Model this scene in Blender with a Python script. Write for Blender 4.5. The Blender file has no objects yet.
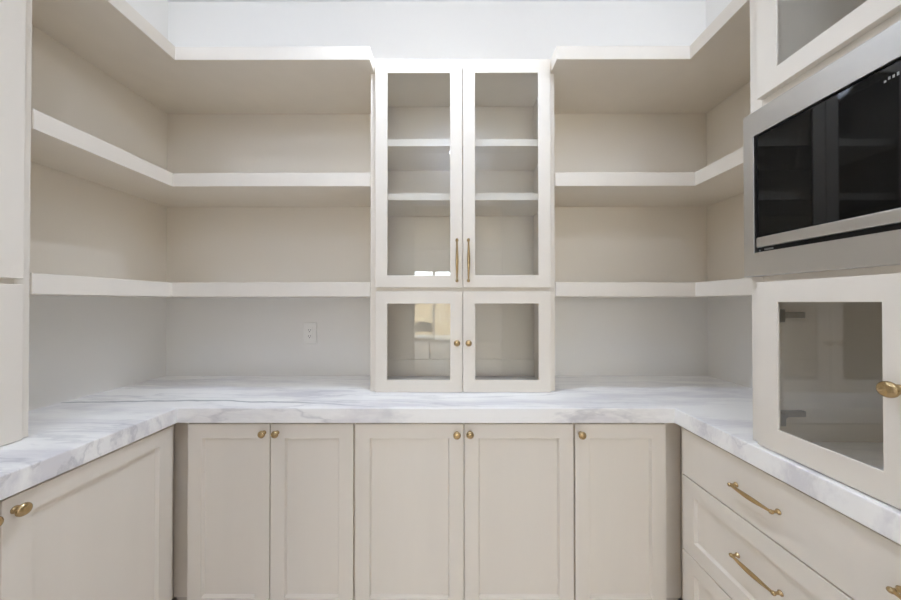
import bpy, bmesh, math, random
from mathutils import Vector

random.seed(7)
C = bpy.context.scene.collection
S = bpy.context.scene

# ------------------------------------------------------------------ camera
cam_d = bpy.data.cameras.new('camera')
cam_d.sensor_fit = 'HORIZONTAL'
cam_d.sensor_width = 36.0
cam_d.lens = 310.3 * 36.0 / 901.0
cam_d.clip_start = 0.02
cam = bpy.data.objects.new('camera', cam_d)
cam.location = (0, 0, 1.3325)
cam.rotation_euler = (math.radians(90) + 0.0071, 0.0004, 0.002)
C.objects.link(cam)
S.camera = cam

# ------------------------------------------------------------------ world
w = bpy.data.worlds.new('sky')
S.world = w
w.use_nodes = True
bg = w.node_tree.nodes['Background']
bg.inputs[0].default_value = (0.80, 0.90, 1.0, 1)
bg.inputs[1].default_value = 22.0


# ------------------------------------------------------------------ lamps
def area(name, loc, size, power, col=(1, 1, 1), rot=(0, 0, 0), shape='DISK', sy=None, spread=180):
    d = bpy.data.lights.new(name, 'AREA')
    d.shape = shape
    d.size = size
    if sy:
        d.size_y = sy
    d.energy = power
    d.color = col
    d.spread = math.radians(spread)
    o = bpy.data.objects.new(name, d)
    o.location = loc
    o.rotation_euler = rot
    C.objects.link(o)
    return o


WARM = (0.83, 0.955, 1.17)
DOWNLIGHT_AND_FILLS = [(-0.10, 1.17, 3.05, 50.0), (0.055, -0.42, 3.05, 11.0), (-1.12, 0.55, 3.05, 8.2), (1.0, 0.55, 3.05, 8.2)]  # first is placed from its shadows, the rest are added fill lamps
for i, (x, y, z, p) in enumerate(DOWNLIGHT_AND_FILLS):
    d = bpy.data.lights.new('downlight_and_fills', 'SPOT' if i == 0 else 'POINT')
    if i == 0:                                 # a recessed downlight throws a cone
        d.spot_size = math.radians(116)
        d.spot_blend = 0.75
    d.energy = p
    d.color = WARM
    d.shadow_soft_size = 0.03 if i == 0 else 0.07
    o = bpy.data.objects.new('downlight_and_fills', d)
    o.location = (x, y, z - (0.03 if i == 0 else 0.115))
    C.objects.link(o)
KITCHEN = [(-2.4, -2.4), (2.4, -2.4), (-2.4, -5.4), (2.4, -5.4)]
for (x, y) in KITCHEN:
    area('kitchen_fill', (x, y, 3.0), 0.9, 17.0, (1.0, 0.98, 0.95), shape='SQUARE')  # unseen fill lights added to brighten the kitchen and spill through the doorway
sun_d = bpy.data.lights.new('sun', 'SUN')
sun_d.energy = 9.0
sun_d.angle = 0.01
sun = bpy.data.objects.new('sun', sun_d)
sun.rotation_euler = (math.radians(-25), math.radians(8), 0)
C.objects.link(sun)

portal_d = bpy.data.lights.new('patio_daylight', 'AREA')
portal_d.shape = 'RECTANGLE'
portal_d.size, portal_d.size_y = 1.9, 2.42
portal_d.cycles.is_portal = True
portal = bpy.data.objects.new('patio_daylight', portal_d)
portal.location = (-0.4, -7.38, 1.21)
portal.rotation_euler = (math.radians(90), 0, 0)
C.objects.link(portal)

S.view_settings.view_transform = 'Standard'
S.view_settings.look = 'None'
S.view_settings.gamma = 1.0
S.view_settings.use_curve_mapping = False
S.view_settings.exposure = 0.0
S.render.film_transparent = False
S.cycles.use_denoising = True
S.cycles.max_bounces = 14
S.cycles.diffuse_bounces = 8
S.cycles.glossy_bounces = 6
S.cycles.transparent_max_bounces = 24


# ------------------------------------------------------------------ materials
def srgb(r, g, b):
    f = lambda c: (c / 255 / 12.92) if c / 255 <= 0.04045 else ((c / 255 + 0.055) / 1.055) ** 2.4
    return (f(r), f(g), f(b), 1)


def new_mat(name):
    m = bpy.data.materials.new(name)
    m.use_nodes = True
    nt = m.node_tree
    return m, nt, nt.nodes['Principled BSDF']


def node(nt, typ, **kw):
    n = nt.nodes.new(typ)
    for k, v in kw.items():
        if k.startswith('i_'):
            n.inputs[k[2:].replace('_', ' ')].default_value = v
        else:
            setattr(n, k, v)
    return n


def paint(name, col, rough=0.45, var=0.04, scale=(3, 3, 3), bump=0.0, bscale=60):
    m, nt, b = new_mat(name)
    tc = node(nt, 'ShaderNodeTexCoord')
    mp = node(nt, 'ShaderNodeMapping')
    mp.inputs['Scale'].default_value = scale
    nt.links.new(tc.outputs['Object'], mp.inputs[0])
    nz = node(nt, 'ShaderNodeTexNoise', i_Scale=2.0, i_Detail=4.0)
    nt.links.new(mp.outputs[0], nz.inputs['Vector'])
    rp = node(nt, 'ShaderNodeValToRGB')
    c = srgb(*col)
    rp.color_ramp.elements[0].position = 0.3
    rp.color_ramp.elements[1].position = 0.7
    rp.color_ramp.elements[0].color = (c[0] * (1 - var), c[1] * (1 - var), c[2] * (1 - var), 1)
    rp.color_ramp.elements[1].color = (min(1, c[0] * (1 + var)), min(1, c[1] * (1 + var)), min(1, c[2] * (1 + var)), 1)
    nt.links.new(nz.outputs[0], rp.inputs[0])
    nt.links.new(rp.outputs[0], b.inputs['Base Color'])
    b.inputs['Roughness'].default_value = rough
    b.inputs['Specular IOR Level'].default_value = 0.3
    if bump:
        n2 = node(nt, 'ShaderNodeTexNoise', i_Scale=bscale, i_Detail=3.0)
        nt.links.new(mp.outputs[0], n2.inputs['Vector'])
        bp = node(nt, 'ShaderNodeBump', i_Strength=bump, i_Distance=0.002)
        nt.links.new(n2.outputs[0], bp.inputs['Height'])
        nt.links.new(bp.outputs[0], b.inputs['Normal'])
    return m


M = {}
M['cab'] = paint('cabinet_paint', (231, 223, 210), 0.42, 0.012, (6, 6, 1), 0.05, 90)
M['shelf'] = M['cab']
M['white'] = paint('white_paint', (236, 236, 238), 0.6, 0.008, (2, 2, 2), 0.06, 120)
M['plastic'] = paint('outlet_plastic', (247, 245, 239), 0.35, 0.0)
M['dark'] = paint('dark_slot', (60, 58, 55), 0.6, 0.0)
M['rubber'] = paint('shadow_gap', (90, 82, 72), 0.8, 0.0)
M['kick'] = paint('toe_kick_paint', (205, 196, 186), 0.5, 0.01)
M['chair'] = paint('chair_shell', (212, 212, 208), 0.5, 0.02)


def wall_mat():
    # the wall behind the shelving carries the cabinet paint, white paint above the top shelf and over the marble
    m, nt, b = new_mat('wall_two_paints')
    ge = node(nt, 'ShaderNodeNewGeometry')
    sp = node(nt, 'ShaderNodeSeparateXYZ')
    nt.links.new(ge.outputs['Position'], sp.inputs[0])
    of = node(nt, 'ShaderNodeMath', operation='SUBTRACT')   # greige panels only between the lowest and the top shelf
    of.inputs[1].default_value = 1.90
    nt.links.new(sp.outputs['Z'], of.inputs[0])
    ab = node(nt, 'ShaderNodeMath', operation='ABSOLUTE')
    nt.links.new(of.outputs[0], ab.inputs[0])
    gt = node(nt, 'ShaderNodeMath', operation='GREATER_THAN')
    gt.inputs[1].default_value = 0.53
    nt.links.new(ab.outputs[0], gt.inputs[0])
    mx = node(nt, 'ShaderNodeMix', data_type='RGBA')
    mx.inputs['A'].default_value = srgb(235, 227, 213)
    mx.inputs['B'].default_value = srgb(240, 237, 231)
    nt.links.new(gt.outputs[0], mx.inputs['Factor'])
    nt.links.new(mx.outputs['Result'], b.inputs['Base Color'])
    nz = node(nt, 'ShaderNodeTexNoise', i_Scale=140.0, i_Detail=2.0)
    nt.links.new(ge.outputs['Position'], nz.inputs['Vector'])
    bp = node(nt, 'ShaderNodeBump', i_Strength=0.05, i_Distance=0.002)
    nt.links.new(nz.outputs[0], bp.inputs['Height'])
    nt.links.new(bp.outputs[0], b.inputs['Normal'])
    b.inputs['Roughness'].default_value = 0.6
    b.inputs['Specular IOR Level'].default_value = 0.25
    return m


M['wall'] = wall_mat()


def marble():
    m, nt, b = new_mat('white_marble')
    ge = node(nt, 'ShaderNodeNewGeometry')
    # veins run along the room's width and dip through the slab
    mp = node(nt, 'ShaderNodeMapping')
    mp.inputs['Rotation'].default_value = (0.30, 0.0, 0.10)
    mp.inputs['Scale'].default_value = (0.7, 3.6, 2.0)
    nt.links.new(ge.outputs['Position'], mp.inputs[0])
    wz = node(nt, 'ShaderNodeTexNoise', i_Scale=1.6, i_Detail=5.0, i_Roughness=0.6)
    nt.links.new(mp.outputs[0], wz.inputs['Vector'])
    ad = node(nt, 'ShaderNodeMixRGB', blend_type='ADD')
    ad.inputs[0].default_value = 0.55
    nt.links.new(mp.outputs[0], ad.inputs[1])
    nt.links.new(wz.outputs['Color'], ad.inputs[2])
    # broad smoky bands
    n1 = node(nt, 'ShaderNodeTexNoise', i_Scale=2.2, i_Detail=8.0, i_Roughness=0.62)
    nt.links.new(ad.outputs[0], n1.inputs['Vector'])
    r1 = node(nt, 'ShaderNodeValToRGB')
    r1.color_ramp.elements[0].position = 0.37
    r1.color_ramp.elements[0].color = srgb(229, 226, 226)
    r1.color_ramp.elements[1].position = 0.53
    r1.color_ramp.elements[1].color = srgb(253, 251, 247)
    nt.links.new(n1.outputs[0], r1.inputs[0])
    # thin darker veins: the zero crossing of a second noise
    n2 = node(nt, 'ShaderNodeTexNoise', i_Scale=1.25, i_Detail=6.0, i_Roughness=0.55)
    nt.links.new(ad.outputs[0], n2.inputs['Vector'])
    s2 = node(nt, 'ShaderNodeMath', operation='SUBTRACT')
    s2.inputs[1].default_value = 0.5
    nt.links.new(n2.outputs[0], s2.inputs[0])
    a2 = node(nt, 'ShaderNodeMath', operation='ABSOLUTE')
    nt.links.new(s2.outputs[0], a2.inputs[0])
    r2 = node(nt, 'ShaderNodeValToRGB')
    r2.color_ramp.elements[0].position = 0.0
    r2.color_ramp.elements[0].color = (0.80, 0.80, 0.81, 1)
    r2.color_ramp.elements[1].position = 0.022
    r2.color_ramp.elements[1].color = (1, 1, 1, 1)
    nt.links.new(a2.outputs[0], r2.inputs[0])
    mk = node(nt, 'ShaderNodeTexNoise', i_Scale=1.3, i_Detail=2.0)
    nt.links.new(ge.outputs['Position'], mk.inputs['Vector'])
    rk = node(nt, 'ShaderNodeValToRGB')
    rk.color_ramp.elements[0].position = 0.36
    rk.color_ramp.elements[1].position = 0.56
    nt.links.new(mk.outputs[0], rk.inputs[0])
    mu = node(nt, 'ShaderNodeMixRGB', blend_type='MULTIPLY')
    nt.links.new(rk.outputs[0], mu.inputs[0])
    nt.links.new(r1.outputs[0], mu.inputs[1])
    nt.links.new(r2.outputs[0], mu.inputs[2])
    # one long dark vein arcing along the back left of the slab
    sp = node(nt, 'ShaderNodeSeparateXYZ')
    nt.links.new(ge.outputs['Position'], sp.inputs[0])
    def mth(op, a, c):
        n = node(nt, 'ShaderNodeMath', operation=op)
        for i, q in enumerate((a, c)):
            if isinstance(q, (int, float)):
                n.inputs[i].default_value = q
            elif q is not None:
                nt.links.new(q, n.inputs[i])
        return n.outputs[0]
    px = mth('ADD', sp.outputs['X'], 1.15)
    arc = mth('SUBTRACT', 1.318, mth('MULTIPLY', mth('MULTIPLY', px, px), 0.115))
    wob = node(nt, 'ShaderNodeTexNoise', i_Scale=5.0, i_Detail=4.0)
    nt.links.new(ge.outputs['Position'], wob.inputs['Vector'])
    arc = mth('ADD', arc, mth('MULTIPLY', mth('SUBTRACT', wob.outputs[0], 0.5), 0.06))
    dist = mth('ABSOLUTE', mth('SUBTRACT', sp.outputs['Y'], arc), None)
    line = mth('SUBTRACT', 1.0, mth('MINIMUM', mth('DIVIDE', dist, 0.011), 1.0))
    fade = node(nt, 'ShaderNodeMapRange')
    fade.inputs['From Min'].default_value = -0.15
    fade.inputs['From Max'].default_value = -0.75
    nt.links.new(sp.outputs['X'], fade.inputs['Value'])
    lf = mth('MULTIPLY', mth('MULTIPLY', line, fade.outputs[0]), 0.85)
    vein = node(nt, 'ShaderNodeMixRGB', blend_type='MIX')
    nt.links.new(lf, vein.inputs[0])
    nt.links.new(mu.outputs[0], vein.inputs[1])
    vein.inputs[2].default_value = srgb(120, 120, 126)
    nt.links.new(vein.outputs[0], b.inputs['Base Color'])
    b.inputs['Roughness'].default_value = 0.30
    b.inputs['Specular IOR Level'].default_value = 0.4
    return m


M['marble'] = marble()


def metal(name, col, rough, brush=None):
    m, nt, b = new_mat(name)
    b.inputs['Metallic'].default_value = 1.0
    b.inputs['Base Color'].default_value = col
    b.inputs['Roughness'].default_value = rough
    tc = node(nt, 'ShaderNodeTexCoord')
    mp = node(nt, 'ShaderNodeMapping')
    mp.inputs['Scale'].default_value = brush or (40, 40, 40)
    nt.links.new(tc.outputs['Object'], mp.inputs[0])
    nz = node(nt, 'ShaderNodeTexNoise', i_Scale=4.0, i_Detail=3.0)
    nt.links.new(mp.outputs[0], nz.inputs['Vector'])
    mr = node(nt, 'ShaderNodeMapRange')
    mr.inputs['To Min'].default_value = rough * 0.85
    mr.inputs['To Max'].default_value = rough * 1.2
    nt.links.new(nz.outputs[0], mr.inputs['Value'])
    nt.links.new(mr.outputs[0], b.inputs['Roughness'])
    return m


M['brass'] = metal('satin_brass', (0.52, 0.38, 0.20, 1), 0.22)
M['steel'] = metal('brushed_stainless', (0.60, 0.585, 0.56, 1), 0.34, (30, 2, 220))
M['hinge'] = metal('hinge_nickel', (0.46, 0.45, 0.43, 1), 0.35)


def plain(name, col, rough=0.5, spec=0.5):
    m, nt, b = new_mat(name)
    b.inputs['Base Color'].default_value = col
    b.inputs['Roughness'].default_value = rough
    b.inputs['Specular IOR Level'].default_value = spec
    return m


M['black_glass'] = plain('black_oven_glass', (0.003, 0.003, 0.003, 1), 0.03, 0.32)
M['black_frame'] = plain('black_trim', (0.004, 0.004, 0.004, 1), 0.35, 0.3)
M['mark'] = plain('grey_print', srgb(150, 150, 148), 0.4)


def glass():
    m = bpy.data.materials.new('clear_pane')
    m.use_nodes = True
    nt = m.node_tree
    nt.nodes.clear()
    out = node(nt, 'ShaderNodeOutputMaterial')
    tr = node(nt, 'ShaderNodeBsdfTransparent')
    tr.inputs[0].default_value = (0.99, 0.995, 0.99, 1)
    gl = node(nt, 'ShaderNodeBsdfGlossy')
    gl.inputs['Roughness'].default_value = 0.0
    fr = node(nt, 'ShaderNodeFresnel')
    ge = node(nt, 'ShaderNodeNewGeometry')
    mr = node(nt, 'ShaderNodeMapRange')      # same reflectance on both sides of the thin pane
    mr.inputs['To Min'].default_value = 1.6
    mr.inputs['To Max'].default_value = 1 / 1.6
    nt.links.new(ge.outputs['Backfacing'], mr.inputs['Value'])
    nt.links.new(mr.outputs[0], fr.inputs['IOR'])
    mx = node(nt, 'ShaderNodeMixShader')
    nt.links.new(fr.outputs[0], mx.inputs[0])
    nt.links.new(tr.outputs[0], mx.inputs[1])
    nt.links.new(gl.outputs[0], mx.inputs[2])
    nt.links.new(mx.outputs[0], out.inputs[0])
    return m


M['glass'] = glass()


def boards(name, c1, c2, scale):
    m, nt, b = new_mat(name)
    ge = node(nt, 'ShaderNodeNewGeometry')
    mp = node(nt, 'ShaderNodeMapping')
    mp.inputs['Scale'].default_value = scale
    nt.links.new(ge.outputs['Position'], mp.inputs[0])
    nz = node(nt, 'ShaderNodeTexNoise', i_Scale=3.0, i_Detail=5.0)
    nt.links.new(mp.outputs[0], nz.inputs['Vector'])
    rp = node(nt, 'ShaderNodeValToRGB')
    rp.color_ramp.elements[0].position = 0.3
    rp.color_ramp.elements[1].position = 0.7
    rp.color_ramp.elements[0].color = c1
    rp.color_ramp.elements[1].color = c2
    nt.links.new(nz.outputs[0], rp.inputs[0])
    nt.links.new(rp.outputs[0], b.inputs['Base Color'])
    b.inputs['Roughness'].default_value = 0.5
    return m


M['floor'] = boards('pale_floor', srgb(216, 206, 198), srgb(228, 220, 213), (6, 0.8, 1))
M['fence'] = boards('cedar_fence', srgb(196, 170, 130), srgb(222, 198, 160), (8, 1, 0.6))
M['ground'] = boards('paving', srgb(150, 148, 142), srgb(170, 168, 162), (3, 3, 3))


def emit(name, col, s):
    m, nt, b = new_mat(name)
    b.inputs['Base Color'].default_value = (0.8, 0.8, 0.8, 1)
    b.inputs['Emission Color'].default_value = col
    b.inputs['Emission Strength'].default_value = s
    return m


M['lens'] = emit('lamp_lens', (1, 0.98, 0.95, 1), 6.0)


# ------------------------------------------------------------------ mesh builder
def origin_of(p):
    o = Vector((0, 0, 0))
    while p is not None:
        o = o + Vector(p.location)
        p = p.parent
    return o


class MB:
    def __init__(self):
        self.bm = bmesh.new()

    def quad(self, vs):
        self.bm.faces.new(vs)

    def box(self, x0, x1, y0, y1, z0, z1):
        if x0 > x1: x0, x1 = x1, x0
        if y0 > y1: y0, y1 = y1, y0
        if z0 > z1: z0, z1 = z1, z0
        v = [self.bm.verts.new(p) for p in (
            (x0, y0, z0), (x1, y0, z0), (x1, y1, z0), (x0, y1, z0),
            (x0, y0, z1), (x1, y0, z1), (x1, y1, z1), (x0, y1, z1))]
        for f in ((0, 3, 2, 1), (4, 5, 6, 7), (0, 1, 5, 4), (1, 2, 6, 5), (2, 3, 7, 6), (3, 0, 4, 7)):
            self.bm.faces.new([v[i] for i in f])
        return self

    def prism(self, pts, z0, z1):
        lo = [self.bm.verts.new((x, y, z0)) for x, y in pts]
        hi = [self.bm.verts.new((x, y, z1)) for x, y in pts]
        n = len(pts)
        self.bm.faces.new(lo[::-1])
        self.bm.faces.new(hi)
        for i in range(n):
            self.bm.faces.new((lo[i], lo[(i + 1) % n], hi[(i + 1) % n], hi[i]))
        return self

    def rings(self, rings, cap0=True, cap1=True):
        """skin a list of equally long closed rings of points"""
        rv = [[self.bm.verts.new(p) for p in r] for r in rings]
        n = len(rv[0])
        for a, b in zip(rv, rv[1:]):
            for i in range(n):
                self.bm.faces.new((a[i], a[(i + 1) % n], b[(i + 1) % n], b[i]))
        if cap0: self.bm.faces.new(rv[0][::-1])
        if cap1: self.bm.faces.new(rv[-1])
        return self

    def lathe(self, at, axis, prof, n=28):
        """profile of (radius, distance) around axis from point at"""
        ax = Vector(axis).normalized()
        t = Vector((0, 0, 1)) if abs(ax.z) < 0.9 else Vector((1, 0, 0))
        e1 = ax.cross(t).normalized()
        e2 = ax.cross(e1)
        rg = []
        for r, d in prof:
            r = max(r, 0.0003)
            c = Vector(at) + ax * d
            rg.append([c + e1 * (r * math.cos(2 * math.pi * i / n)) + e2 * (r * math.sin(2 * math.pi * i / n)) for i in range(n)])
        return self.rings(rg)

    def tube(self, pts, rad, n=14, flat=1.0, up=None):
        pts = [Vector(p) for p in pts]
        rg = []
        for i, p in enumerate(pts):
            a = pts[max(i - 1, 0)]
            b = pts[min(i + 1, len(pts) - 1)]
            d = (b - a).normalized()
            t = Vector(up) if up else (Vector((0, 0, 1)) if abs(d.z) < 0.9 else Vector((1, 0, 0)))
            e1 = d.cross(t).normalized()
            e2 = d.cross(e1)
            r = rad[i] if isinstance(rad, (list, tuple)) else rad
            rg.append([p + e1 * (r * math.cos(2 * math.pi * k / n)) + e2 * (r * flat * math.sin(2 * math.pi * k / n)) for k in range(n)])
        return self.rings(rg)

    def build(self, name, mat, parent=None, bevel=0.0, smooth=False, seg=2):
        o3 = origin_of(parent)
        bmesh.ops.recalc_face_normals(self.bm, faces=self.bm.faces)
        if parent is not None:
            bmesh.ops.translate(self.bm, verts=self.bm.verts, vec=-o3)
        me = bpy.data.meshes.new(name)
        self.bm.to_mesh(me)
        self.bm.free()
        o = bpy.data.objects.new(name, me)
        C.objects.link(o)
        me.materials.append(mat)
        if parent is not None:
            o.parent = parent
        if smooth:
            for p in me.polygons:
                p.use_smooth = True
        if bevel:
            md = o.modifiers.new('bevel', 'BEVEL')
            md.width = bevel
            md.segments = seg
            md.limit_method = 'ANGLE'
            md.angle_limit = math.radians(40)
            md.harden_normals = False
        return o


def thing(name, label, cat, loc, group=None):
    o = bpy.data.objects.new(name, None)
    o.empty_display_size = 0.05
    C.objects.link(o)
    o.location = loc
    o['label'] = label
    o['category'] = cat
    if group:
        o['group'] = group
    return o


def tag(o, label, cat, group=None):
    o['label'] = label
    o['category'] = cat
    if group:
        o['group'] = group
    return o


def struct(o):
    o['kind'] = 'structure'
    return o


# ------------------------------------------------------------------ dimensions (metres)
XL, XR, YB = -1.626, 1.459, 1.769
ZC, ZCB = 0.915, 0.856                    # counter top and underside
CL, CR, CY = XL + 0.545, XR - 0.580, YB - 0.545   # counter front edges
SD = 0.3168                               # open shelf depth
PD = 0.3986                               # top shelf depth
SHELF_M = (1.8769, 1.9411)
SHELF_L = (1.3588, 1.4249)
SHELF_T = (2.410, 2.4708)
GX0, GX1 = -0.379, 0.487                  # glass tower
GY = YB - 0.3124                          # its face frame
CEIL = 3.06
YF = -0.70                                # front wall of the pantry
DOOR_X0, DOOR_X1 = -0.445, 0.605
LX = -1.3155                               # left tall cabinet face frame
RX = 0.9145                                # right tall cabinet face frame
LY, RY = 0.966, 0.946                     # ends of the tall cabinets
YE = 0.230                                # near end of the side runs

# ------------------------------------------------------------------ room shell
T = 0.12
KX0, KX1, KY = -3.2, 3.2, -7.4
struct(MB().box(XL - T, XR + T, YB, YB + T, -0.02, CEIL + 0.1).build('wall_back', M['wall']))
struct(MB().box(XL - T, XL, YF - T, YB, -0.02, CEIL + 0.1).build('wall_left', M['wall']))
struct(MB().box(XR, XR + T, YF - T, YB, -0.02, CEIL + 0.1).build('wall_right', M['wall']))
fl = MB().box(KX0 - T, KX1 + T, KY - T, YB + T, -0.12, 0.0)
struct(fl.build('floor', M['floor']))
struct(MB().box(KX0 - T, KX1 + T, KY - T, YB + T, CEIL, CEIL + 0.12).build('ceiling', M['white']))
fw = MB()
fw.box(KX0 - T, DOOR_X0, YF - T, YF, 0, CEIL)
fw.box(DOOR_X1, KX1 + T, YF - T, YF, 0, CEIL)
fw.box(DOOR_X0, DOOR_X1, YF - T, YF, 2.45, CEIL)
struct(fw.build('wall_front', M['white']))
tr = MB()
for x0, x1 in ((DOOR_X0 - 0.09, DOOR_X0 + 0.012), (DOOR_X1 - 0.012, DOOR_X1 + 0.09)):
    tr.box(x0, x1, YF, YF + 0.018, 0, 2.53)
    tr.box(x0, x1, YF - T - 0.018, YF - T, 0, 2.53)
tr.box(DOOR_X0 - 0.09, DOOR_X1 + 0.09, YF, YF + 0.018, 2.438, 2.53)
struct(tr.build('trim_1', M['white'], bevel=0.002))
# the room beyond the doorway (seen only as a reflection in the glass doors)
struct(MB().box(KX0 - T, KX0, KY, YF - T, 0, CEIL).build('wall_kitchen_left', M['white']))
struct(MB().box(KX1, KX1 + T, KY, YF - T, 0, CEIL).build('wall_kitchen_right', M['white']))
PX0, PX1, PZ = -1.35, 0.55, 2.42
kw = MB()
kw.box(KX0 - T, PX0, KY - T, KY, 0, CEIL)
kw.box(PX1, KX1 + T, KY - T, KY, 0, CEIL)
kw.box(PX0, PX1, KY - T, KY, PZ, CEIL)
struct(kw.build('wall_kitchen_far', M['white']))
win = MB()
win.box(PX0, PX1, KY - 0.09, KY - 0.03, PZ - 0.07, PZ)
win.box(PX0, PX1, KY - 0.09, KY - 0.03, 0.0, 0.09)
for x in (PX0 + 0.035, PX0 + 0.78, PX1 - 0.035):
    win.box(x - 0.035, x + 0.035, KY - 0.09, KY - 0.03, 0, PZ)
wo = struct(win.build('window_1', M['white']))
MB().box(PX0 + 0.03, PX1 - 0.03, KY - 0.063, KY - 0.057, 0.08, PZ - 0.06).build('pane', M['glass'], wo)
struct(MB().box(-9, 9, -13, KY - T, -0.14, -0.04).build('ground', M['ground']))
fe = thing('wooden_fence', 'pale cedar board fence beyond the patio door, reflected in lower left glass pane', 'fence', (0, -9.6, -0.04))
fb = MB()
x = -5.0
while x < 5.0:
    fb.box(x, x + 0.138, -9.62, -9.60, 0.0, 1.84)
    x += 0.142
fb.build('board_panel', M['fence'], fe)
MB().box(-5, 5, -9.66, -9.62, 0.3, 0.39).build('rail', M['fence'], fe)
MB().box(-5, 5, -9.66, -9.62, 1.45, 1.54).build('rail', M['fence'], fe)
for x in (-4.0, -2.0, 0.0, 2.0, 4.0):
    MB().box(x - 0.045, x + 0.045, -9.75, -9.66, -0.0, 1.84).build('post', M['fence'], fe)

ch = thing('dining_chair', 'pale rounded-back chair standing before the patio door, seen reflected in the glass', 'chair', (-0.70, -4.5, 0))
cx, cy = -0.70, -4.5
rg = []
for (dz, k) in ((0.44, 0.94), (0.455, 1.0), (0.475, 1.0), (0.485, 0.95)):
    rg.append([(cx + 0.24 * k * math.copysign(abs(math.cos(a)) ** 0.75, math.cos(a)), cy + 0.23 * k * math.copysign(abs(math.sin(a)) ** 0.75, math.sin(a)), dz) for a in [2 * math.pi * i / 32 for i in range(32)]])
MB().rings(rg).build('seat', M['chair'], ch, smooth=True)
bk = MB()
rg = []
NB = 18
for i in range(NB + 1):
    a = math.radians(190 + 160 * i / NB)
    h = 0.66 + 0.20 * math.sin(math.pi * i / NB) ** 0.6
    ro, ri = 0.27, 0.245
    rg.append([(cx + ro * math.cos(a), cy + ro * math.sin(a), 0.60), (cx + ro * math.cos(a) * 1.03, cy + ro * math.sin(a) * 1.03, h),
               (cx + ri * math.cos(a) * 1.03, cy + ri * math.sin(a) * 1.03, h), (cx + ri * math.cos(a), cy + ri * math.sin(a), 0.60)])
bk.rings(rg)
bk.build('backrest', M['chair'], ch, smooth=False)
for sx in (-1, 1):
    MB().tube([(cx + sx * 0.17, cy + 0.15, 0.44), (cx + sx * 0.21, cy + 0.20, 0.0)], [0.018, 0.011]).build('leg', M['chair'], ch, smooth=True)
    MB().tube([(cx + sx * 0.17, cy - 0.15, 0.44), (cx + sx * 0.21, cy - 0.21, 0.0)], [0.018, 0.011]).build('leg', M['chair'], ch, smooth=True)
    MB().tube([(cx + sx * 0.19, cy - 0.13, 0.46), (cx + sx * 0.225, cy - 0.115, 0.62)], [0.013, 0.012]).build('back_post', M['chair'], ch, smooth=True)

# the pantry downlight ring, and made-up mounts for the added fill lamps
for i, (x, y, z, p) in enumerate(DOWNLIGHT_AND_FILLS):
    t = thing('downlight_and_fill_mounts', ['round white recessed downlight ring in the ceiling above the marble', 'made-up round white mount of the added fill lamp nearer the doorway', 'made-up round white mount of the added fill lamp near the left wall', 'made-up round white mount of the added fill lamp near the right wall'][i], 'light', (x, y, CEIL))
    if i == 0:
        m = MB()
        n = 40
        pr = [(0.070, 0.0), (0.092, 0.0), (0.092, 0.005), (0.086, 0.008), (0.072, 0.008)]
        rv = [[m.bm.verts.new((x + r * math.cos(2 * math.pi * k / n), y + r * math.sin(2 * math.pi * k / n), CEIL - d)) for k in range(n)] for r, d in pr]
        for a, b in zip(rv, rv[1:] + rv[:1]):
            for k in range(n):
                m.bm.faces.new((a[k], a[(k + 1) % n], b[(k + 1) % n], b[k]))
        m.build('trim_ring', M['white'], t, smooth=True)
    else:
        MB().lathe((x, y, CEIL), (0, 0, -1), [(0.062, 0.0), (0.062, 0.012), (0.05, 0.02), (0.028, 0.028), (0.024, 0.04)], 40).build('fill_lamp_base', M['white'], t, smooth=True)  # invented mount that goes with an added fill lamp

# ------------------------------------------------------------------ hardware and doors
# a face maps (u along the front, v up, w outward) to the room
def face_back(Y):
    return lambda u, v, w: Vector((u, Y - w, v))


def face_left(X):
    return lambda u, v, w: Vector((X + w, u, v))


def face_right(X):
    return lambda u, v, w: Vector((X - w, u, v))


KNOB = [(0.0095, 0.0), (0.0095, 0.002), (0.0075, 0.004), (0.0058, 0.007), (0.0056, 0.013), (0.0085, 0.0155), (0.0135, 0.0175),
        (0.0158, 0.0205), (0.0158, 0.023), (0.0142, 0.0262), (0.0105, 0.0288), (0.005, 0.0302), (0.0, 0.0305)]


def knob(F, u, v, parent, k=1.0):
    a = F(u, v, 0)
    n = F(u, v, 1) - a
    o = MB().lathe(a, n, [(r * k, d * k) for r, d in KNOB], 30).build('knob', M['brass'], parent, smooth=True)
    o['label'] = 'round brass knob'
    return o


def pull(F, u0, v0, u1, v1, parent):
    """bar pull: two flared feet, an arched bar that swells at its middle, small ball ends"""
    m = MB()
    a, b = Vector((u0, v0, 0)), Vector((u1, v1, 0))
    n = F(0, 0, 1) - F(0, 0, 0)
    L = (b - a).length
    for e in (a, b):
        m.lathe(F(e.x, e.y, 0), n, [(0.0075, 0), (0.0075, 0.002), (0.005, 0.004), (0.0038, 0.009), (0.004, 0.0155), (0.0058, 0.018), (0.0062, 0.0215), (0.0048, 0.0245), (0.0, 0.0262)], 20)
    d = (b - a).normalized()
    pts, rad = [], []
    for i in range(25):
        t = i / 24
        q = a + d * (L * t)
        pts.append(F(q.x, q.y, 0.0205 + 0.003 * math.sin(math.pi * t)))
        rad.append(0.0036 + 0.0032 * math.sin(math.pi * t) ** 1.5)
    m.tube(pts, rad, 16)
    o = m.build('pull_handle', M['brass'], parent, smooth=True)
    o['label'] = 'brass bar pull'
    return o


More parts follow.
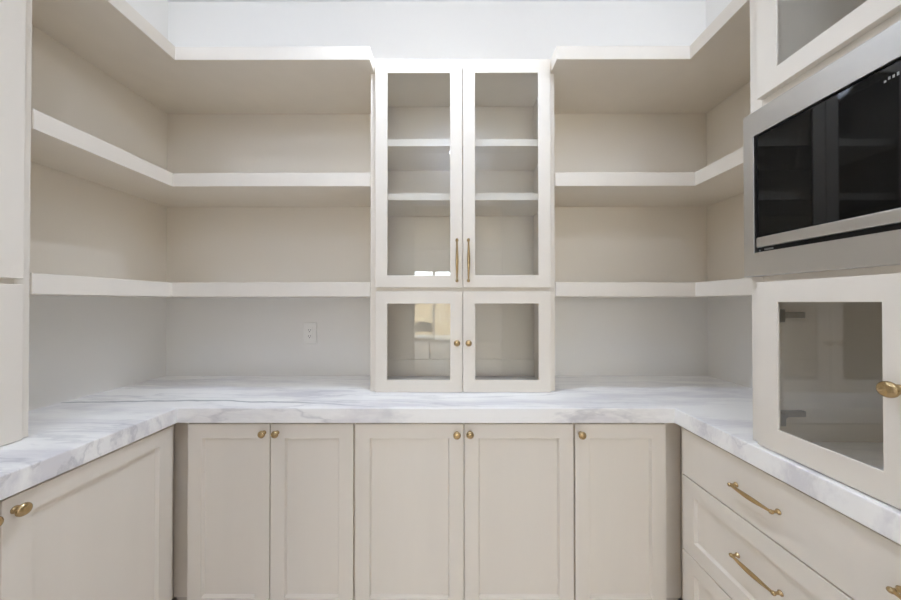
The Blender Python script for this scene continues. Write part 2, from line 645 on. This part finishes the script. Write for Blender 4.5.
def door_mesh(F, u0, u1, v0, v1, stile=0.056, th=0.02, depth=0.0115, glazed=False, sill=0.0):
    m = MB()
    def rect(i, w):
        k = sill if i > stile * 0.5 else 0.0
        return [F(u0 + i, v0 + i + k, w), F(u1 - i, v0 + i + k, w), F(u1 - i, v1 - i, w), F(u0 + i, v1 - i, w)]
    if glazed:
        rr = [rect(0, 0.0), rect(0, th - 0.0012), rect(0.0012, th), rect(stile - 0.0012, th), rect(stile, th - 0.0012), rect(stile, th - 0.005), rect(stile - 0.012, th - 0.005), rect(stile - 0.012, 0.0)]
        rv = [[m.bm.verts.new(p) for p in r] for r in rr]
        for a, b in zip(rv, rv[1:] + rv[:1]):
            for i in range(4):
                m.bm.faces.new((a[i], a[(i + 1) % 4], b[(i + 1) % 4], b[i]))
    else:
        m.rings([rect(0, 0.0), rect(0, th - 0.0012), rect(0.0012, th), rect(stile, th), rect(stile + 0.001, th - 0.003), rect(stile + 0.0055, th - depth)])
    return m


def solid_door(F, u0, u1, v0, v1, parent, name='door', **k):
    return door_mesh(F, u0, u1, v0, v1, **k).build(name, M['cab'], parent)


def glass_door(F, u0, u1, v0, v1, parent, stile=0.0565, sill=0.0):
    d = door_mesh(F, u0, u1, v0, v1, stile=stile, glazed=True, sill=sill).build('door', M['cab'], parent)
    e = stile - 0.0115
    m = MB()
    a, b = F(u0 + e, v0 + e + sill, 0.0105), F(u1 - e, v1 - e, 0.0145)
    m.box(a.x, b.x, a.y, b.y, a.z, b.z)
    g = m.build('glass_pane', M['glass'], d)
    g['label'] = 'clear glass pane'
    return d


def slab(F, u0, u1, v0, v1, parent, name):
    m = MB()
    a, b = F(u0, v0, 0), F(u1, v1, 0.02)
    m.box(a.x, b.x, a.y, b.y, a.z, b.z)
    return m.build(name, M['cab'], parent, bevel=0.0015)


def fbox(m, F, u0, u1, v0, v1, w0, w1):
    a, b = F(u0, v0, w0), F(u1, v1, w1)
    m.box(a.x, b.x, a.y, b.y, a.z, b.z)


# ------------------------------------------------------------------ base cabinets
FY = CY + 0.035                # back run face frame
FLX = CL - 0.035               # left run face frame
FRX = CR + 0.035               # right run face frame
ZT = ZCB - 0.001
DZ0, DZ1 = 0.102, 0.8465


def base_unit(F, name, label, cat, u0, u1, loc, depth, fillers=()):
    t = thing(name, label, cat, loc)
    m = MB()
    f0, f1 = fillers or (u0, u1)
    fbox(m, F, f0, f1, 0.10, ZT, -depth, 0.0)
    if f0 > u0:
        fbox(m, F, u0, f0, 0.10, ZT, -depth, -0.045)
    if f1 < u1:
        fbox(m, F, f1, u1, 0.10, ZT, -depth, -0.045)
    m.build('body', M['cab'], t)
    k = MB()
    fbox(k, F, u0, u1, 0.0, 0.10, -depth, -0.06)
    k.build('toe_kick', M['kick'], t)
    return t


FB = face_back(FY)
FL = face_left(FLX)
FR = face_right(FRX)
BD = YB - FY - 0.002
# back run, three units
XA, XB_, XC, XD = FLX - 0.044, -0.386, 0.490, FRX + 0.044
t = base_unit(FB, 'base_cabinet', 'two-door greige base cabinet at the left end of the back wall, under marble', 'cabinet', XA, XB_ - 0.0005, ((XA + XB_) / 2, FY + BD / 2, 0), BD, (-1.052, XB_ - 0.0005))
d = solid_door(FB, -1.0505, -0.7235, DZ0, DZ1, t)
knob(face_back(FY - 0.02), -0.7448, 0.8135, d, 0.9)
d = solid_door(FB, -0.7195, -0.3905, DZ0, DZ1, t)
knob(face_back(FY - 0.02), -0.6927, 0.8135, d, 0.9)
t = base_unit(FB, 'base_cabinet', 'two-door greige base cabinet under the tall glass-fronted tower', 'cabinet', XB_ + 0.0005, XC - 0.0005, ((XB_ + XC) / 2, FY + BD / 2, 0), BD)
d = solid_door(FB, -0.3815, 0.0485, DZ0, DZ1, t)
knob(face_back(FY - 0.02), 0.0227, 0.810, d, 0.95)
d = solid_door(FB, 0.0525, 0.4865, DZ0, DZ1, t)
knob(face_back(FY - 0.02), 0.0744, 0.812, d, 0.95)
t = base_unit(FB, 'base_cabinet', 'single-door greige base cabinet in the right corner beside the drawers', 'cabinet', XC + 0.0005, XD, ((XC + XD) / 2, FY + BD / 2, 0), BD, (XC + 0.0005, 0.855))
d = solid_door(FB, 0.4935, 0.853, DZ0, DZ1, t)
knob(face_back(FY - 0.02), 0.5139, 0.810, d, 0.95)
# left run
LD = FLX - XL - 0.002
t = base_unit(FL, 'base_cabinet', 'greige base cabinet along the left wall with large panelled doors', 'cabinet', YE, FY + 0.044, ((FLX + XL) / 2, 0.74, 0), LD, (YE, 1.2255))
d = solid_door(FL, 0.7585, 1.224, DZ0, DZ1, t)
knob(face_left(FLX + 0.02), 0.7815, 0.812, d)
d = solid_door(FL, 0.288, 0.7545, DZ0, DZ1, t)
knob(face_left(FLX + 0.02), 0.730, 0.812, d)
# right run: drawers
RD = XR - FRX - 0.002
t = base_unit(FR, 'drawer_cabinet', 'greige three-drawer cabinet on the right wall with long brass pulls', 'cabinet', YE, FY + 0.044, ((FRX + XR) / 2, 0.74, 0), RD, (YE, 1.2095))
F2 = face_right(FRX - 0.02)
d = slab(FR, 0.267, 1.208, 0.672, DZ1, t, 'drawer')
d['label'] = 'flat-fronted top drawer'
pull(F2, 0.979, 0.760, 0.853, 0.760, d)
pull(F2, 0.622, 0.760, 0.496, 0.760, d)
d = solid_door(FR, 0.267, 1.208, 0.387, 0.667, t, 'drawer')
pull(F2, 0.975, 0.543, 0.849, 0.543, d)
pull(F2, 0.622, 0.543, 0.496, 0.543, d)
d = solid_door(FR, 0.267, 1.208, DZ0, 0.382, t, 'drawer')
pull(F2, 0.975, 0.250, 0.849, 0.250, d)
pull(F2, 0.622, 0.250, 0.496, 0.250, d)

# ------------------------------------------------------------------ marble countertop
e = 0.0006
ct = MB().prism([(XL + e, YE - 0.03), (CL, YE - 0.03), (CL, CY), (CR, CY), (CR, YE - 0.03), (XR - e, YE - 0.03), (XR - e, YB - e), (XL + e, YB - e)], ZCB, ZC)
ct = ct.build('countertop', M['marble'], bevel=0.003)
tag(ct, 'U-shaped thick white marble countertop with grey streaks running along three walls', 'countertop')

# ------------------------------------------------------------------ glass tower on the back counter
GD = YB - 0.002
t = thing('display_cabinet', 'tall glass-fronted cabinet tower standing on the marble at the back wall', 'cabinet', ((GX0 + GX1) / 2, (GY + YB) / 2, ZC))
Z0, Z1 = ZC + 0.001, 2.480
m = MB()
m.box(GX0, GX0 + 0.019, GY + 0.019, GD, Z0, Z1)
m.box(GX1 - 0.019, GX1, GY + 0.019, GD, Z0, Z1)
m.box(GX0 + 0.019, GX1 - 0.019, GD - 0.008, GD, Z0, Z1)
m.box(GX0 + 0.019, GX1 - 0.019, GY + 0.019, GD - 0.008, 2.445, Z1)
m.box(GX0 + 0.019, GX1 - 0.019, GY + 0.019, GD - 0.008, 1.378, 1.403)
m.build('body', M['cab'], t)
m = MB()
for x0, x1 in ((GX0, GX0 + 0.036), (GX1 - 0.036, GX1)):
    m.box(x0, x1, GY, GY + 0.019, Z0, Z1)
m.box(GX0 + 0.036, GX1 - 0.036, GY, GY + 0.019, 2.432, Z1)
m.box(GX0 + 0.036, GX1 - 0.036, GY, GY + 0.019, 1.366, 1.416)
m.box(GX0 + 0.036, GX1 - 0.036, GY, GY + 0.019, Z0, 0.930)
m.build('face_frame', M['cab'], t, bevel=0.0008, seg=1)
MB().box(GX0 + 0.0195, GX1 - 0.0195, GD - 0.020, GD - 0.0085, Z0 + 0.002, 1.011).build('back_rail', M['cab'], t)
for z in (2.080, 1.820):
    MB().box(GX0 + 0.0195, GX1 - 0.0195, GY + 0.025, GD - 0.0085, z, z + 0.034).build('shelf', M['cab'], t, bevel=0.001)
FG = face_back(GY)
FG2 = face_back(GY - 0.02)
DXL, DXM, DXR = -0.3525, 0.0535, 0.4612
d = glass_door(FG, DXL, DXM - 0.0015, 1.4005, 2.4565, t)
pull(FG2, DXM - 0.0265, 1.619, DXM - 0.0265, 1.432, d)
d = glass_door(FG, DXM + 0.0015, DXR, 1.4005, 2.4565, t)
pull(FG2, DXM + 0.0265, 1.619, DXM + 0.0265, 1.432, d)
d = glass_door(FG, DXL, DXM - 0.0015, 0.9165, 1.382, t)
knob(FG2, DXM - 0.0265, 1.145, d, 0.92)
d = glass_door(FG, DXM + 0.0015, DXR, 0.9165, 1.382, t)
knob(FG2, DXM + 0.0265, 1.145, d, 0.92)

# ------------------------------------------------------------------ open corner shelves
def corner_shelf(side, z, depth, name, label, y_end, ret=None):
    if side == 'left':
        xw, xi, xg = XL + e, XL + depth, GX0 - e
    else:
        xw, xi, xg = XR - e, XR - depth, GX1 + e
    pts = [(xw, y_end), (xi, y_end), (xi, YB - depth), (xg, YB - depth), (xg, YB - e), (xw, YB - e)]
    if depth > 0.35:          # the deep top shelf returns a little across the tower's face
        xr = xg + (0.019 if side == 'left' else -0.019)
        pts[3:4] = [(xr, YB - depth), (xr, GY - 0.0008), (xg, GY - 0.0008)]
    o = MB().prism(pts, *z).build(name, M['shelf'], bevel=0.0018)
    return tag(o, label, 'shelf')


corner_shelf('left', SHELF_T, PD, 'corner_shelf', 'deep topmost L-shaped shelf capping the left corner', LY + 0.001)
corner_shelf('left', SHELF_M, SD, 'corner_shelf', 'middle L-shaped open shelf in the left corner', LY + 0.001)
corner_shelf('left', SHELF_L, SD, 'corner_shelf', 'lowest L-shaped open shelf in the left corner, above the wall outlet', LY + 0.001)
corner_shelf('right', SHELF_T, PD, 'corner_shelf', 'deep topmost L-shaped shelf capping the right corner', RY + 0.001)
corner_shelf('right', SHELF_M, SD, 'corner_shelf', 'middle L-shaped open shelf in the right corner beside the microwave', RY + 0.001)
corner_shelf('right', SHELF_L, SD, 'corner_shelf', 'lowest L-shaped open shelf in the right corner, just over the marble', RY + 0.001)

# ------------------------------------------------------------------ tall cabinets on the side counters
def tall_cabinet(F, wall_x, y0, y1, label, depth, niche, loc):
    t = thing('wall_cabinet', label, 'cabinet', loc)
    m = MB()
    fbox(m, F, y1 - 0.018, y1, Z0, Z1, -depth, -0.019)
    fbox(m, F, y0, y0 + 0.018, Z0, Z1, -depth, -0.019)
    fbox(m, F, y0 + 0.018, y1 - 0.018, Z0, Z1, -depth, -depth + 0.01)
    fbox(m, F, y0 + 0.018, y1 - 0.018, Z1 - 0.02, Z1, -depth + 0.01, -0.019)
    fbox(m, F, y0 + 0.018, y1 - 0.018, 1.385, 1.405, -depth + 0.01, -0.019)
    if niche:
        fbox(m, F, y0 + 0.018, y1 - 0.018, 1.895, 1.915, -depth + 0.01, -0.019)
    m.build('body', M['cab'], t)
    m = MB()
    for a, b in ((y0, y0 + 0.036), (y1 - 0.036, y1)):
        fbox(m, F, a, b, Z0, Z1, -0.019, 0)
    fbox(m, F, y0 + 0.036, y1 - 0.036, 2.432, Z1, -0.019, 0)
    fbox(m, F, y0 + 0.036, y1 - 0.036, 1.366, 1.420, -0.019, 0)
    fbox(m, F, y0 + 0.036, y1 - 0.036, Z0, 0.930, -0.019, 0)
    if niche:
        fbox(m, F, y0 + 0.036, y1 - 0.036, 1.880, 1.940, -0.019, 0)
    m.build('face_frame', M['cab'], t, bevel=0.0008, seg=1)
    return t


FRC = face_right(RX)
t = tall_cabinet(FRC, XR, YE, RY, 'tall right-hand wall cabinet with glass doors around the microwave', XR - RX - 0.002, True, ((RX + XR) / 2, (YE + RY) / 2, ZC))
ym = (0.911 + 0.265) / 2
F2 = face_right(RX - 0.02)
for a, b, kn in ((ym + 0.0015, 0.911, ym + 0.034), (0.265, ym - 0.0015, ym - 0.034)):
    d = glass_door(FRC, a, b, 0.9185, 1.390, t, 0.0575, 0.0062)
    knob(F2, kn, 1.158, d, 1.05)
    for z in (1.294, 1.003):
        h = MB()
        if b > ym + 0.1:
            h.box(RX + 0.012, RX + 0.128, RY - 0.031, RY - 0.0185, z - 0.0085, z + 0.0085)
            h.box(RX + 0.06, RX + 0.072, RY - 0.033, RY - 0.031, z - 0.004, z + 0.004)
            h.rings([[(RX + 0.022, RY - 0.034, z + 0.022), (RX + 0.022, RY - 0.050, z + 0.020), (RX + 0.022, RY - 0.050, z - 0.022), (RX + 0.022, RY - 0.034, z - 0.024)],
                     [(RX + 0.070, RY - 0.0315, z + 0.007), (RX + 0.070, RY - 0.037, z + 0.007), (RX + 0.070, RY - 0.037, z - 0.007), (RX + 0.070, RY - 0.0315, z - 0.007)]])
            h.box(RX + 0.0005, RX + 0.022, RY - 0.075, RY - 0.040, z - 0.018, z + 0.018)
        else:
            h.box(RX + 0.012, RX + 0.128, YE + 0.0185, YE + 0.031, z - 0.0085, z + 0.0085)
            h.rings([[(RX + 0.001, YE + 0.082, z + 0.022), (RX + 0.001, YE + 0.040, z + 0.026), (RX + 0.001, YE + 0.040, z - 0.026), (RX + 0.001, YE + 0.082, z - 0.022)],
                     [(RX + 0.045, YE + 0.036, z + 0.008), (RX + 0.045, YE + 0.026, z + 0.008), (RX + 0.045, YE + 0.026, z - 0.008), (RX + 0.045, YE + 0.036, z - 0.008)]])
        ho = h.build('hinge', M['hinge'], d, bevel=0.001, seg=1)
        ho['label'] = 'grey metal hinge arm'
for a, b in ((ym + 0.0015, 0.906), (0.265, ym - 0.0015)):
    glass_door(FRC, a, b, 1.925, 2.4525, t)

FLC = face_left(LX)
t = tall_cabinet(FLC, XL, YE, LY, 'tall left-hand wall cabinet standing on marble, its doors cut by the photo edge', LX - XL - 0.002, False, ((LX + XL) / 2, (YE + LY) / 2, ZC))
ym = (0.942 + 0.265) / 2
F2 = face_left(LX + 0.02)
for a, b, kn in ((ym + 0.0015, 0.938, ym + 0.03), (0.265, ym - 0.0015, ym - 0.03)):
    d = glass_door(FLC, a, b, 0.9185, 1.386, t)
    knob(F2, kn, 1.15, d)
    d = glass_door(FLC, a, b, 1.404, 2.4525, t)
    pull(F2, kn, 1.62, kn, 1.432, d)

# ------------------------------------------------------------------ microwave
FM = face_right(RX - 0.001)      # sits against the face frame, w grows into the room
t = thing('microwave', 'built-in stainless steel microwave with black glass door in the right cabinet', 'microwave', (1.15, 0.57, 1.407))
Y0m, Y1m, Zm0, Zm1 = 0.190, 0.946, 1.408, 1.893
a0, a1, b0, b1 = 0.223, 0.913, 1.477, 1.8207
m = MB()
def mr(i, j, z0_, z1_, w):
    return [FM(i, z0_, w), FM(j, z0_, w), FM(j, z1_, w), FM(i, z1_, w)]
rr = [mr(Y0m, Y1m, Zm0, Zm1, 0.0), mr(Y0m, Y1m, Zm0, Zm1, 0.021), mr(Y0m + .0015, Y1m - .0015, Zm0 + .0015, Zm1 - .0015, 0.0225),
      mr(a0 - .001, a1 + .001, b0 - .001, b1 + .001, 0.0225), mr(a0, a1, b0, b1, 0.0215), mr(a0, a1, b0, b1, 0.0)]
rv = [[m.bm.verts.new(p) for p in r] for r in rr]
for a, b in zip(rv, rv[1:] + rv[:1]):
    for i in range(4):
        m.bm.faces.new((a[i], a[(i + 1) % 4], b[(i + 1) % 4], b[i]))
m.build('trim_frame', M['steel'], t)
m = MB()
fbox(m, FM, YE + 0.03, RY - 0.03, 1.43, 1.87, -0.42, -0.0205)
m.build('oven_box', M['black_frame'], t)
m = MB()
fbox(m, FM, a0 + 0.001, a1 - 0.001, b0 + 0.001, b1 - 0.001, -0.019, 0.012)
m.build('door_frame', M['black_frame'], t)
m = MB()
fbox(m, FM, a0 + 0.006, a1 - 0.007, 1.5215, b1 - 0.006, 0.0122, 0.0182)
dg = m.build('door', M['black_glass'], t, bevel=0.001)
dg['label'] = 'glossy black glass door'
m = MB()
fbox(m, FM, a0 + 0.006, a1 - 0.008, 1.4905, 1.5195, 0.0122, 0.0245)
hb = m.build('handle_strip', M['steel'], t, bevel=0.002)
hb['label'] = 'stainless strip along the door bottom'
m = MB()
fbox(m, FM, a1 - 0.0085, a1 - 0.0055, 1.4800, 1.4845, 0.0118, 0.0128)
yy = a1 - 0.020
for i in range(6):
    fbox(m, FM, yy - 0.0031, yy, 1.4815, 1.4868, 0.0118, 0.0128)
    yy -= 0.0042
m.build('badge', M['mark'], t)
m = MB()
yy = 0.640
for i, (hh, zz) in enumerate(((0.004, 1.787), (0.006, 1.790), (0.006, 1.7895), (0.007, 1.790), (0.005, 1.7905), (0.007, 1.790))):
    fbox(m, FM, yy - 0.0032, yy, zz - hh / 2, zz + hh / 2, 0.0180, 0.0186)
    yy -= 0.0062
m.build('display_marks', M['mark'], t)

# ------------------------------------------------------------------ wall outlet
ox, oz = -0.803, 1.1565
t = thing('wall_outlet', 'white double wall outlet above the marble, under the lowest left shelf', 'outlet', (ox, YB, oz))
FO = face_back(YB - 0.0003)
m = MB()
def orc(i, w):
    return [FO(ox - 0.038 + i, oz - 0.060 + i, w), FO(ox + 0.038 - i, oz - 0.060 + i, w), FO(ox + 0.038 - i, oz + 0.060 - i, w), FO(ox - 0.038 + i, oz + 0.060 - i, w)]
m.rings([orc(0, 0), orc(0, 0.003), orc(0.0025, 0.006)])
pl = m.build('plate', M['plastic'], t)
m = MB()
fbox(m, FO, ox - 0.0165, ox + 0.0165, oz - 0.033, oz + 0.033, 0.005, 0.0082)
so = m.build('socket_insert', M['plastic'], t, bevel=0.001)
for dz in (-0.017, 0.017):
    m = MB()
    fbox(m, FO, ox - 0.0075, ox - 0.0055, oz + dz - 0.002, oz + dz + 0.006, 0.0078, 0.0085)
    fbox(m, FO, ox + 0.0050, ox + 0.0070, oz + dz - 0.002, oz + dz + 0.006, 0.0078, 0.0085)
    m.lathe(FO(ox, oz + dz - 0.008, 0.0078), (0, -1, 0), [(0.0026, 0), (0.0026, 0.0007)], 14)
    m.build('socket_slots', M['dark'], so)
